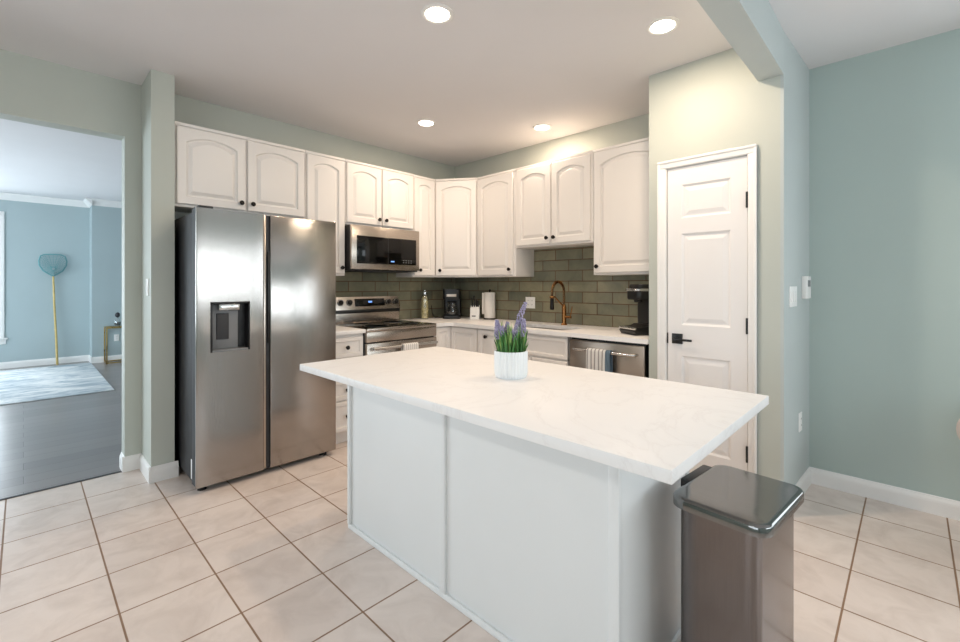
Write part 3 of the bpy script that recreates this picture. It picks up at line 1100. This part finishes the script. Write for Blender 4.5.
MB().box((0.0, -0.010, 0.815), (W, 0.032, 0.904), 0.004).build('front_panel', M['steel'], t)
od = MB().box((0.0, -0.012, 0.285), (W, 0.030, 0.806), 0.005).build('oven_door', M['steel'], t)
MB().box((0.10, -0.015, 0.37), (W - 0.10, -0.008, 0.66), 0.004).build('oven_window', M['blackglass'], od)
MB().tube([(0.035, -0.060, 0.763), (W - 0.035, -0.060, 0.763)], 0.013, 14).box((0.035, -0.060, 0.752), (0.060, -0.010, 0.774), 0.003).box((W - 0.060, -0.060, 0.752), (W - 0.035, -0.010, 0.774), 0.003).build('handle', M['chrome'], od)
MB().box((0.0, -0.010, 0.095), (W, 0.030, 0.276), 0.005).build('drawer', M['steel'], t)
# backguard: sloped panel
MB().prism([(0.585, 0.934), (0.640, 0.934), (0.640, 1.185), (0.600, 1.185), (0.572, 1.065)], 0.010, W - 0.010, 0.003,
           to=lambda a, z, c: (c, a, z)).build('back_panel', M['steel'], t)
MB().box((0.012, 0.566, 1.028), (W - 0.012, 0.590, 1.062), 0.004).build('vent_slot', M['black'], t)
tilt = Matrix.Rotation(-math.atan2(0.028, 0.12), 3, 'X')
MB().box((0.232, 0.580, 1.090), (0.566, 0.590, 1.165), 0.003, rot=tilt, pivot=(0.4, 0.590, 1.128)).build('control_display', M['blackglass'], t)
MB().box((0.378, 0.5785, 1.124), (0.418, 0.5805, 1.140), rot=tilt, pivot=(0.4, 0.590, 1.128)).build('clock_digits', M['bluelight'], t)
for x in (0.078, 0.172, 0.612, 0.702):
    k = MB().lathe([(0.030, 0), (0.030, 0.006), (0.024, 0.010), (0.021, 0.030), (0.018, 0.033), (0, 0.033)], (0, 0, 0), '-y', 24).box((-0.003, -0.0385, -0.021), (0.003, -0.031, 0.021), 0.001).build('knob', M['black'], t)
    k.location = (x, 0.588, 1.130)
    k.rotation_euler = (-math.atan2(0.028, 0.12), 0, 0)
    MB().lathe([(0.0255, -0.0005), (0.0262, 0.0122), (0.0228, 0.0127), (0.0225, 0)], (0, 0, 0), '-y', 24).build('knob_ring', M['chrome'], k)


def towel(name, label, loc, rz, width, front, back, mat, group=None, r=0.016, wave=0.004):
    """cloth folded over a bar along local x, bar centre at the origin"""
    bmx = bmesh.new()
    path = [(r + 0.001, -back)]
    path += [(r, -back * 0.5), (r, 0.0)]
    for i in range(1, 8):
        a = PI * i / 8
        path.append((r * math.cos(a), r * math.sin(a)))
    path += [(-r, 0.0)] + [(-r - 0.002, -front * k / 6) for k in range(1, 7)]
    n = 18
    rows = []
    for i in range(n + 1):
        x = -width / 2 + width * i / n
        rr_ = []
        for (y, z) in path:
            k = min(1, max(0, -z / 0.15)) * (1 if y < 0 else -1)
            rr_.append(bmx.verts.new((x, y - k * wave * math.sin(i * 0.9), z)))
        rows.append(rr_)
    for p, q in zip(rows, rows[1:]):
        for k in range(len(path) - 1):
            bmx.faces.new((p[k], p[k + 1], q[k + 1], q[k]))
    mm = MB()
    mm._join(bmx)
    o = mm.build(name, mat)
    o.location = loc
    o.rotation_euler = (0, 0, rz)
    s = o.modifiers.new('thickness', 'SOLIDIFY')
    s.thickness = 0.005
    s.offset = 1.0
    return tag(o, label, 'towel', group)


towel('dish_towel', 'pale checked towel hanging over the oven door handle', (-3.210, 2.405, 0.763), R(90), 0.165, 0.34, 0.30, M['towel2'])

# ------------------------------------------------------------------ dishwasher
t = thing('dishwasher', 'stainless dishwasher under the counter beside the pantry wall', 'dishwasher', (-1.918, 2.972, 0))
W = 0.606
MB().box((0.004, 0.030, 0.02), (W - 0.004, 0.59, CB - 0.006), 0.002).build('body', M['black'], t)
MB().box((0.004, 0.0, 0.11), (W - 0.004, 0.032, CB - 0.022), 0.004).build('door', M['steel_dark'], t)
MB().box((0.004, 0.030, 0.02), (W - 0.004, 0.06, 0.105)).build('toe_panel', M['black'], t)
hp = [(0.055, 0.0, 0.812), (0.062, -0.035, 0.812), (0.085, -0.047, 0.812), (W - 0.085, -0.047, 0.812), (W - 0.062, -0.035, 0.812), (W - 0.055, 0.0, 0.812)]
MB().tube(hp, 0.011, 12).build('handle', M['chrome'], t)
m = MB()
for i in range(5):
    m.box((0.03 + i * 0.018, -0.0006, 0.858), (0.041 + i * 0.018, 0.0002, 0.861))
m.build('control_marks', M['greylabel'], t)
towel('dish_towel', 'grey and white striped towel hanging on the dishwasher handle', (-1.652, 2.925, 0.812), 0, 0.150, 0.36, 0.30, M['towel'])
towel('dish_cloth', 'slate blue cloth hanging on the dishwasher handle beside the striped towel', (-1.556, 2.925, 0.812), 0, 0.034, 0.34, 0.30, M['towelblue'], wave=0.002)

# ------------------------------------------------------------------ things on the counters
t = thing('glass_bottle', 'tall clear glass bottle of herbs with a steel top, beside the range', 'bottle', (-3.80, 3.045, CT))
MB().lathe([(0.040, 0.0), (0.042, 0.006), (0.042, 0.20), (0.040, 0.235), (0.028, 0.265), (0.024, 0.275), (0.022, 0.275), (0.026, 0.262), (0.038, 0.232), (0.0395, 0.2), (0.0395, 0.008), (0, 0.006)], (0, 0, 0), 'z', 28).build('bottle_glass', M['glass'], t)
MB().lathe([(0, 0.009), (0.038, 0.010), (0.039, 0.10), (0.038, 0.19), (0.033, 0.225), (0.018, 0.25), (0, 0.252)], (0, 0, 0), 'z', 20, 5, 0.06).build('filling', M['olive'], t)
MB().lathe([(0.027, 0.270), (0.027, 0.292), (0.020, 0.300), (0.012, 0.306), (0.012, 0.314), (0, 0.316)], (0, 0, 0), 'z', 24).build('cap', M['chrome'], t)

t = thing('coffee_maker', 'black drip coffee maker with glass carafe in the counter corner', 'coffee maker', (-3.665, 3.325, CT), R(42))
MB().prism(rrect(-0.095, -0.115, 0.095, 0.11, 0.025), 0, 0.035, 0.004).build('base', M['black'], t)
MB().prism(rrect(-0.095, 0.02, 0.095, 0.11, 0.025), 0.03, 0.28, 0.003).build('tower', M['black'], t)
MB().prism(rrect(-0.095, -0.105, 0.095, 0.11, 0.03), 0.215, 0.325, 0.010).build('brew_head', M['black'], t)
MB().prism(rrect(-0.060, -0.1085, 0.060, -0.06, 0.012), 0.242, 0.270, 0.002).build('steel_band', M['steel_dark'], t)
MB().lathe([(0.055, 0.040), (0.068, 0.055), (0.070, 0.09), (0.058, 0.135), (0.046, 0.16), (0.048, 0.17), (0.044, 0.17), (0.042, 0.16), (0.054, 0.135), (0.066, 0.09), (0.064, 0.057), (0, 0.044)], (0, -0.045, 0), 'z', 28).build('carafe', M['glass'], t)
MB().lathe([(0, 0.046), (0.060, 0.052), (0.064, 0.080), (0, 0.081)], (0, -0.045, 0), 'z', 24).build('coffee', M['black'], t)
MB().lathe([(0.050, 0.168), (0.050, 0.185), (0.030, 0.195), (0, 0.195)], (0, -0.045, 0), 'z', 24).tube([(0.0, -0.095, 0.165), (0.0, -0.145, 0.16), (0.0, -0.150, 0.11), (0.0, -0.118, 0.07)], 0.009, 10).build('carafe_handle', M['black'], t)
MB().tube([(-0.09, 0.06, 0.012), (-0.14, 0.03, 0.006), (-0.20, 0.04, 0.006), (-0.235, 0.085, 0.05), (-0.25, 0.115, 0.15)], 0.0035, 8).build('power_cord', M['black'], t)

t = thing('knife_block', 'small white knife block with black handles, left of the paper towels', 'knife block', (-3.405, 3.425, CT), R(38))
MB().prism([(-0.060, 0.0), (0.055, 0.0), (0.075, 0.085), (0.020, 0.150), (-0.030, 0.125)], -0.050, 0.050, 0.004, to=lambda a, z, c: (c, a, z)).build('block', M['whiteplastic'], t)
MB().box((-0.030, -0.054, 0.030), (0.012, -0.049, 0.040), rot=Matrix.Rotation(R(-12), 3, 'X'), pivot=(0, -0.05, 0.035)).build('label_strip', M['knob'], t)
for i, (x, dz) in enumerate(((-0.03, 0.10), (-0.006, 0.125), (0.018, 0.09), (0.034, 0.075))):
    MB().tube([(x, -0.005, 0.128), (x, -0.040 * dz / 0.1, 0.128 + dz)], [0.0075, 0.0085], 8).build('knife_handle', M['black'], t)

t = thing('paper_towel_roll', 'white paper towel roll on a holder against the sink wall', 'paper towel', (-3.275, 3.520, CT), R(20))
MB().lathe([(0.070, 0), (0.070, 0.008), (0.062, 0.012), (0, 0.012)], (0, 0, 0), 'z', 32).lathe([(0.008, 0.01), (0.008, 0.305), (0.012, 0.312), (0.008, 0.322), (0, 0.324)], (0, 0, 0), 'z', 16).build('holder', M['knob'], t)
MB().lathe([(0.020, 0.014), (0.058, 0.014), (0.060, 0.018), (0.060, 0.286), (0.058, 0.290), (0.020, 0.290), (0.020, 0.014)], (0, 0, 0), 'z', 36).build('roll', M['paper'], t)
MB().prism([(-0.0595, 0.0), (-0.064, -0.010), (-0.074, -0.040), (-0.0725, -0.041), (-0.0625, -0.012), (-0.0575, 0.0)], 0.055, 0.286, 0).build('loose_sheet', M['paper'], t)

t = thing('pod_coffee_machine', 'black single-serve coffee machine with silver trim beside the pantry wall', 'coffee machine', (-1.440, 3.30, CT), R(-28))
t.scale = (0.94, 0.94, 1.02)
MB().prism(rrect(-0.10, -0.03, 0.10, 0.15, 0.03), 0, 0.30, 0.008).build('housing', M['black'], t)
MB().prism(rrect(-0.088, -0.145, 0.088, 0.14, 0.04), 0.255, 0.325, 0.012).build('brew_head', M['black'], t)
MB().prism(rrect(-0.092, -0.160, 0.092, 0.02, 0.045), 0.318, 0.336, 0.005).build('lift_handle', M['chrome'], t)
MB().prism(rrect(-0.080, -0.130, 0.080, 0.13, 0.04), 0.332, 0.368, 0.012).build('lid', M['black'], t)
MB().lathe([(0.030, 0.235), (0.036, 0.262), (0, 0.262)], (0, -0.085, 0), 'z', 20).build('nozzle', M['blackmatte'], t)
MB().prism([(-0.195, 0.028), (-0.180, 0.004), (-0.02, 0.0), (-0.02, 0.075), (-0.055, 0.075), (-0.075, 0.058), (-0.18, 0.056)], -0.098, 0.098, 0.004, to=lambda a, z, c: (c, a, z)).build('drip_tray', M['black'], t)
MB().box((-0.098, -0.200, 0.040), (0.098, -0.170, 0.058), 0.004).build('tray_trim', M['chrome'], t)


# ------------------------------------------------------------------ switches and outlets
def plate(name, label, cat, loc, rz, w, h, kind, n=1):
    """wall plate: local x along the wall, -y into the room, origin at its centre"""
    t_ = thing(name, label, cat, loc, rz)
    MB().box((-w / 2, -0.006, -h / 2), (w / 2, 0, h / 2), 0.002).build('plate', M['whiteplastic'], t_)
    for i in range(n):
        x = (i - (n - 1) / 2) * 0.046
        if kind == 'switch':
            MB().box((x - 0.016, -0.010, -0.033), (x + 0.016, -0.005, 0.033), 0.002).build('rocker', M['whiteplastic'], t_)
        else:
            for zz_ in (-0.020, 0.020):
                s_ = MB().prism(rrect(x - 0.0165, zz_ - 0.014, x + 0.0165, zz_ + 0.014, 0.006), 0.005, 0.008, to=lambda a, z, c: (a, -c, z)).build('socket', M['whiteplastic'], t_)
                MB().box((x - 0.008, -0.0086, zz_ - 0.004), (x - 0.005, -0.0078, zz_ + 0.006)).box((x + 0.005, -0.0086, zz_ - 0.004), (x + 0.008, -0.0078, zz_ + 0.006)).build('slots', M['outletgap'], s_)
    return t_


plate('wall_outlet', 'cream double outlet on the green tile behind the potted lavender', 'outlet', (-2.785, YB - 0.008, 1.12), 0, 0.120, 0.115, 'outlet', 2)
plate('light_switch', 'single white light switch on the wall end beside the refrigerator', 'light switch', (-3.690, 0.585, 1.285), 0, 0.070, 0.115, 'switch')
sl = math.atan2(0.645, 0.029)
plate('light_switch', 'wide white three-switch plate on the wall right of the pantry door', 'light switch', (-0.5045, 3.165, 1.232), sl, 0.165, 0.120, 'switch', 3)
plate('wall_outlet', 'white outlet low on the wall right of the pantry door', 'outlet', (-0.4965, 3.345, 0.455), sl, 0.070, 0.115, 'outlet')
t = thing('thermostat', 'white thermostat beside the three-switch plate', 'thermostat', (-0.4912, 3.45, 1.285), sl)
MB().box((-0.058, -0.028, -0.070), (0.058, 0, 0.070), 0.004).build('housing', M['whiteplastic'], t)
MB().box((-0.035, -0.0295, 0.005), (0.035, -0.027, 0.045), 0.001).build('screen', M['greylabel'], t)

# ------------------------------------------------------------------ trash can
t = thing('trash_can', 'tall stainless step trash can beside the island', 'trash can', (-0.397, 1.587, 0), R(-5))
hx, hy = 0.113, 0.178
MB().prism(rrect(-hx, -hy, hx, hy, 0.036, 8), 0.020, 0.622, 0.0).build('body', M['steel_can'], t)
MB().prism(rrect(-hx - 0.004, -hy - 0.004, hx + 0.004, hy + 0.004, 0.034, 8), 0.0, 0.024, 0.002).build('base_ring', M['blackmatte'], t)
MB().prism(rrect(-hx - 0.004, -hy - 0.004, hx + 0.004, hy + 0.004, 0.034, 8), 0.616, 0.624, 0.002).build('rim', M['black'], t)
m = MB()
b = bmesh.new()
prev = None
for ins, z in ((0.000, 0.6235), (0.000, 0.648), (0.003, 0.653), (0.009, 0.655), (0.016, 0.655), (0.060, 0.656)):
    vs = [b.verts.new((x, y, z)) for x, y in rrect(-hx - 0.013 + ins, -hy - 0.034 + ins, hx + 0.033 - ins, hy - 0.010 - ins, max(0.01, 0.048 - ins * 0.6), 8)]
    if prev:
        for i in range(len(vs)):
            j = (i + 1) % len(vs)
            b.faces.new((prev[i], prev[j], vs[j], vs[i]))
    else:
        b.faces.new(list(reversed(vs)))
    prev = vs
b.faces.new(prev)
bmesh.ops.recalc_face_normals(b, faces=list(b.faces))
m._join(b)
m.build('lid', M['steel_lid'], t, angle=50)
MB().box((-hx - 0.040, -0.070, 0.560), (-hx - 0.0005, 0.110, 0.655), 0.006).build('hinge_cover', M['black'], t)
MB().box((hx - 0.002, -0.07, 0.012), (hx + 0.045, 0.07, 0.026), 0.004).build('pedal', M['chrome'], t)

# ------------------------------------------------------------------ potted lavender on the island
t = thing('potted_lavender', 'lavender plant in a white ribbed pot on the island countertop', 'potted plant', (-1.236, 1.462, IZ))
MB().lathe([(0, 0.0), (0.064, 0.0), (0.067, 0.004), (0.070, 0.020), (0.071, 0.105), (0.070, 0.112), (0.066, 0.112), (0.064, 0.100), (0, 0.100)], (0, 0, 0), 'z', 224, 32, 0.018).build('pot', M['ceramic'], t)
MB().lathe([(0.064, 0.096), (0.064, 0.104), (0.030, 0.107), (0, 0.108)], (0, 0, 0), 'z', 24).build('soil', M['soil'], t)
rnd = random.Random(3)


def blades(n, hmin, hmax, spread, w):
    b_ = bmesh.new()
    for _ in range(n):
        a = rnd.uniform(0, 2 * PI)
        r0 = 0.058 * math.sqrt(rnd.random())
        x0, y0 = r0 * math.cos(a), r0 * math.sin(a)
        h_ = rnd.uniform(hmin, hmax)
        lean = rnd.uniform(0.0, spread) * (r0 / 0.058)
        a2 = a + rnd.uniform(-0.6, 0.6)
        tw = rnd.uniform(0, PI)
        ux, uy = math.cos(tw), math.sin(tw)
        prev_ = None
        for k in range(6):
            s = k / 5
            cx_ = x0 + math.cos(a2) * lean * s ** 1.6
            cy_ = y0 + math.sin(a2) * lean * s ** 1.6
            z_ = 0.100 + h_ * s
            ww = w * (1 - s) ** 0.6 * (0.55 + 1.2 * s) + 0.0003
            v1 = b_.verts.new((cx_ - ux * ww, cy_ - uy * ww, z_))
            v2 = b_.verts.new((cx_ + ux * ww * 0.2 - uy * ww * 0.45, cy_ + uy * ww * 0.2 + ux * ww * 0.45, z_ + 0.001))
            v3 = b_.verts.new((cx_ + ux * ww, cy_ + uy * ww, z_))
            if prev_:
                b_.faces.new((prev_[0], prev_[1], v2, v1))
                b_.faces.new((prev_[1], prev_[2], v3, v2))
            prev_ = (v1, v2, v3)
    mm = MB()
    mm._join(b_)
    return mm


blades(260, 0.04, 0.105, 0.022, 0.0046).build('foliage', M['leaf'], t)
o = blades(110, 0.05, 0.140, 0.024, 0.0036).build('foliage', M['leaf2'], t)
o['label'] = 'pale green leaves'
# flower spikes: (x offset across the view, depth, base height, length, lean)
rx, ry = math.cos(R(44.2)), math.sin(R(44.2))
for i, (u, w, z0, L, ln_) in enumerate(((-0.055, 0.0, 0.185, 0.055, -0.006), (-0.046, 0.02, 0.175, 0.060, -0.012), (-0.040, -0.02, 0.165, 0.050, 0.0), (-0.020, 0.01, 0.180, 0.050, 0.006),
                                        (0.000, -0.03, 0.155, 0.045, 0.008), (0.010, -0.035, 0.150, 0.048, 0.012), (0.022, 0.0, 0.180, 0.055, 0.006), (0.036, 0.01, 0.185, 0.062, 0.010),
                                        (0.048, -0.01, 0.175, 0.070, 0.006), (0.034, 0.02, 0.240, 0.074, 0.030), (0.026, -0.02, 0.170, 0.050, -0.004), (-0.058, -0.015, 0.165, 0.048, -0.004), (0.052, 0.015, 0.17, 0.06, 0.006))):
    x0, y0 = u * rx - w * ry, u * ry + w * rx
    f = MB()
    stem0 = Vector((x0 * 0.7, y0 * 0.7, 0.10))
    top = Vector((x0, y0, z0))
    tip = top + Vector((rx * ln_, ry * ln_, L))
    for k in range(9):
        s = k / 8
        c = top.lerp(tip, s)
        rad = 0.0105 * (1 - 0.70 * s) * (0.6 + 0.8 * min(1, s * 3)) + 0.001
        for q in range(5):
            a = 2 * PI * q / 5 + k * 0.7
            f.blob(c + Vector((math.cos(a) * rad, math.sin(a) * rad, rnd.uniform(-0.002, 0.002))), (0.0036, 0.0036, 0.0052), 1)
    fo = f.build('flower_spike', M['lavender'], t)
    MB().tube([stem0, (stem0 + top) / 2 + Vector((0, 0, 0.01)), top], 0.0014, 6).build('stem', M['leaf2'], fo)

# ------------------------------------------------------------------ living room things
tag(MB().box((-9.80, -2.30, 0.0), (-7.04, 0.782, 0.012), 0.004).build('area_rug', M['rug']), 'pale blue and white streaked area rug on the wood floor', 'rug')

t = thing('landing_net', 'teal fishing net on a tall bamboo pole leaning on the far wall', 'fishing net', (-9.985, 0.385, 0))
MB().tube([(0, 0, 0.0), (-0.02, -0.015, 0.5), (-0.050, -0.035, 1.0), (-0.066, -0.045, 1.44)], [0.016, 0.015, 0.014, 0.013], 12).build('pole', M['bamboo'], t)
hoop = [(0.0, 1.44), (-0.045, 1.475), (-0.115, 1.53), (-0.160, 1.62), (-0.166, 1.69), (-0.145, 1.77), (-0.10, 1.795), (0.0, 1.800), (0.10, 1.795), (0.145, 1.77), (0.166, 1.69), (0.160, 1.62), (0.115, 1.53), (0.045, 1.475), (0.0, 1.44)]
MB().tube([(-0.070, -0.048 + a, z) for a, z in hoop], 0.009, 8).build('hoop', M['teal'], t)
b = bmesh.new()
n = 9
ctr = Vector((0, 1.63))
rings = []
hp_ = hoop[:-1]
for k in range(n):
    s = 1 - k / n
    ring = []
    for q in range(26):
        f_ = q / 26 * len(hp_)
        i0 = int(f_)
        a_ = Vector(hp_[i0]).lerp(Vector(hp_[(i0 + 1) % len(hp_)]), f_ - i0)
        p = (Vector((0, 1.55 if k else 1.55))).lerp(a_, s)
        ring.append(b.verts.new((-0.070 + 0.10 * (1 - s * s), -0.048 + p.x, p.y)))
    rings.append(ring)
for p, q in zip(rings, rings[1:]):
    for k in range(26):
        j = (k + 1) % 26
        b.faces.new((p[k], p[j], q[j], q[k]))
m = MB()
m._join(b)
no = m.build('net_bag', M['teal'], t, smooth=False)
wm = no.modifiers.new('mesh', 'WIREFRAME')
wm.thickness = 0.0045
wm.use_replace = True

t = thing('side_table', 'slim gold-framed side table with glass top by the far wall', 'table', (-9.57, 1.13, 0))
for x in (-0.14, 0.14):
    for y in (-0.18, 0.18):
        MB().box((x - 0.009, y - 0.009, 0), (x + 0.009, y + 0.009, 0.585), 0.002).build('leg', M['gold'], t)
for z0, z1, nm in ((0.585, 0.605, 'top_frame'), (0.012, 0.028, 'base_frame')):
    m = MB()
    for lo, hi in (((-0.149, -0.189), (0.149, -0.171)), ((-0.149, 0.171), (0.149, 0.189)), ((-0.149, -0.171), (-0.131, 0.171)), ((0.131, -0.171), (0.149, 0.171))):
        m.box((*lo, z0), (*hi, z1), 0.002)
    m.build(nm, M['gold'], t)
MB().box((-0.146, -0.186, 0.605), (0.146, 0.186, 0.613), 0.002).build('glass_top', M['glass'], t)
t = thing('glass_vase', 'small dark-topped glass vase on the gold side table', 'vase', (-9.55, 1.10, 0.613))
MB().lathe([(0.030, 0), (0.045, 0.02), (0.048, 0.07), (0.030, 0.11), (0.022, 0.13), (0.026, 0.14), (0.022, 0.14), (0.018, 0.13), (0.026, 0.11), (0.044, 0.07), (0.041, 0.02), (0, 0.006)], (0, 0, 0), 'z', 24).build('vase_body', M['glass'], t)
MB().lathe([(0, 0.009), (0.038, 0.012), (0.043, 0.065), (0, 0.068)], (0, 0, 0), 'z', 24).build('dark_filling', M['dark'], t)
MB().blob((0, 0, 0.185), (0.035, 0.035, 0.045), 2).build('stopper', M['dark'], t)
plate('wall_outlet', 'white outlet on the living room wall behind the gold side table', 'outlet', (XJ, 1.11, 0.40), R(90), 0.070, 0.115, 'outlet')

# ------------------------------------------------------------------ chair at the right edge of the view
t = thing('dining_chair', 'cream upholstered chair back at the right edge by the blue wall', 'chair', (0.408, 3.12, 0), R(0))
MB().prism(rrect(-0.20, -0.22, 0.20, 0.22, 0.07), 0.40, 0.475, 0.02).build('seat', M['cream'], t)
b = bmesh.new()
m = MB()
prof = [(0.0, -0.028), (0.7, -0.028), (0.92, -0.020), (1.0, 0.0), (0.92, 0.020), (0.7, 0.028), (0.0, 0.028)]
rings = []
for s, y in prof:
    rings.append([b.verts.new((0.245 * s * math.cos(2 * PI * i / 40), 0.23 + y, 0.56 + 0.170 * s * math.sin(2 * PI * i / 40))) for i in range(40)] if s > 0 else [b.verts.new((0, 0.23 + y, 0.56))])
for p, q in zip(rings, rings[1:]):
    for i in range(40):
        j = (i + 1) % 40
        if len(p) == 1:
            b.faces.new((p[0], q[i], q[j]))
        elif len(q) == 1:
            b.faces.new((p[i], p[j], q[0]))
        else:
            b.faces.new((p[i], p[j], q[j], q[i]))
bmesh.ops.recalc_face_normals(b, faces=list(b.faces))
m._join(b)
m.build('backrest', M['cream'], t)
for x in (-0.15, 0.15):
    for y in (-0.17, 0.17):
        MB().tube([(x * 1.05, y * 1.05, 0), (x, y, 0.405)], [0.014, 0.02], 12).build('leg', M['walnut'], t)
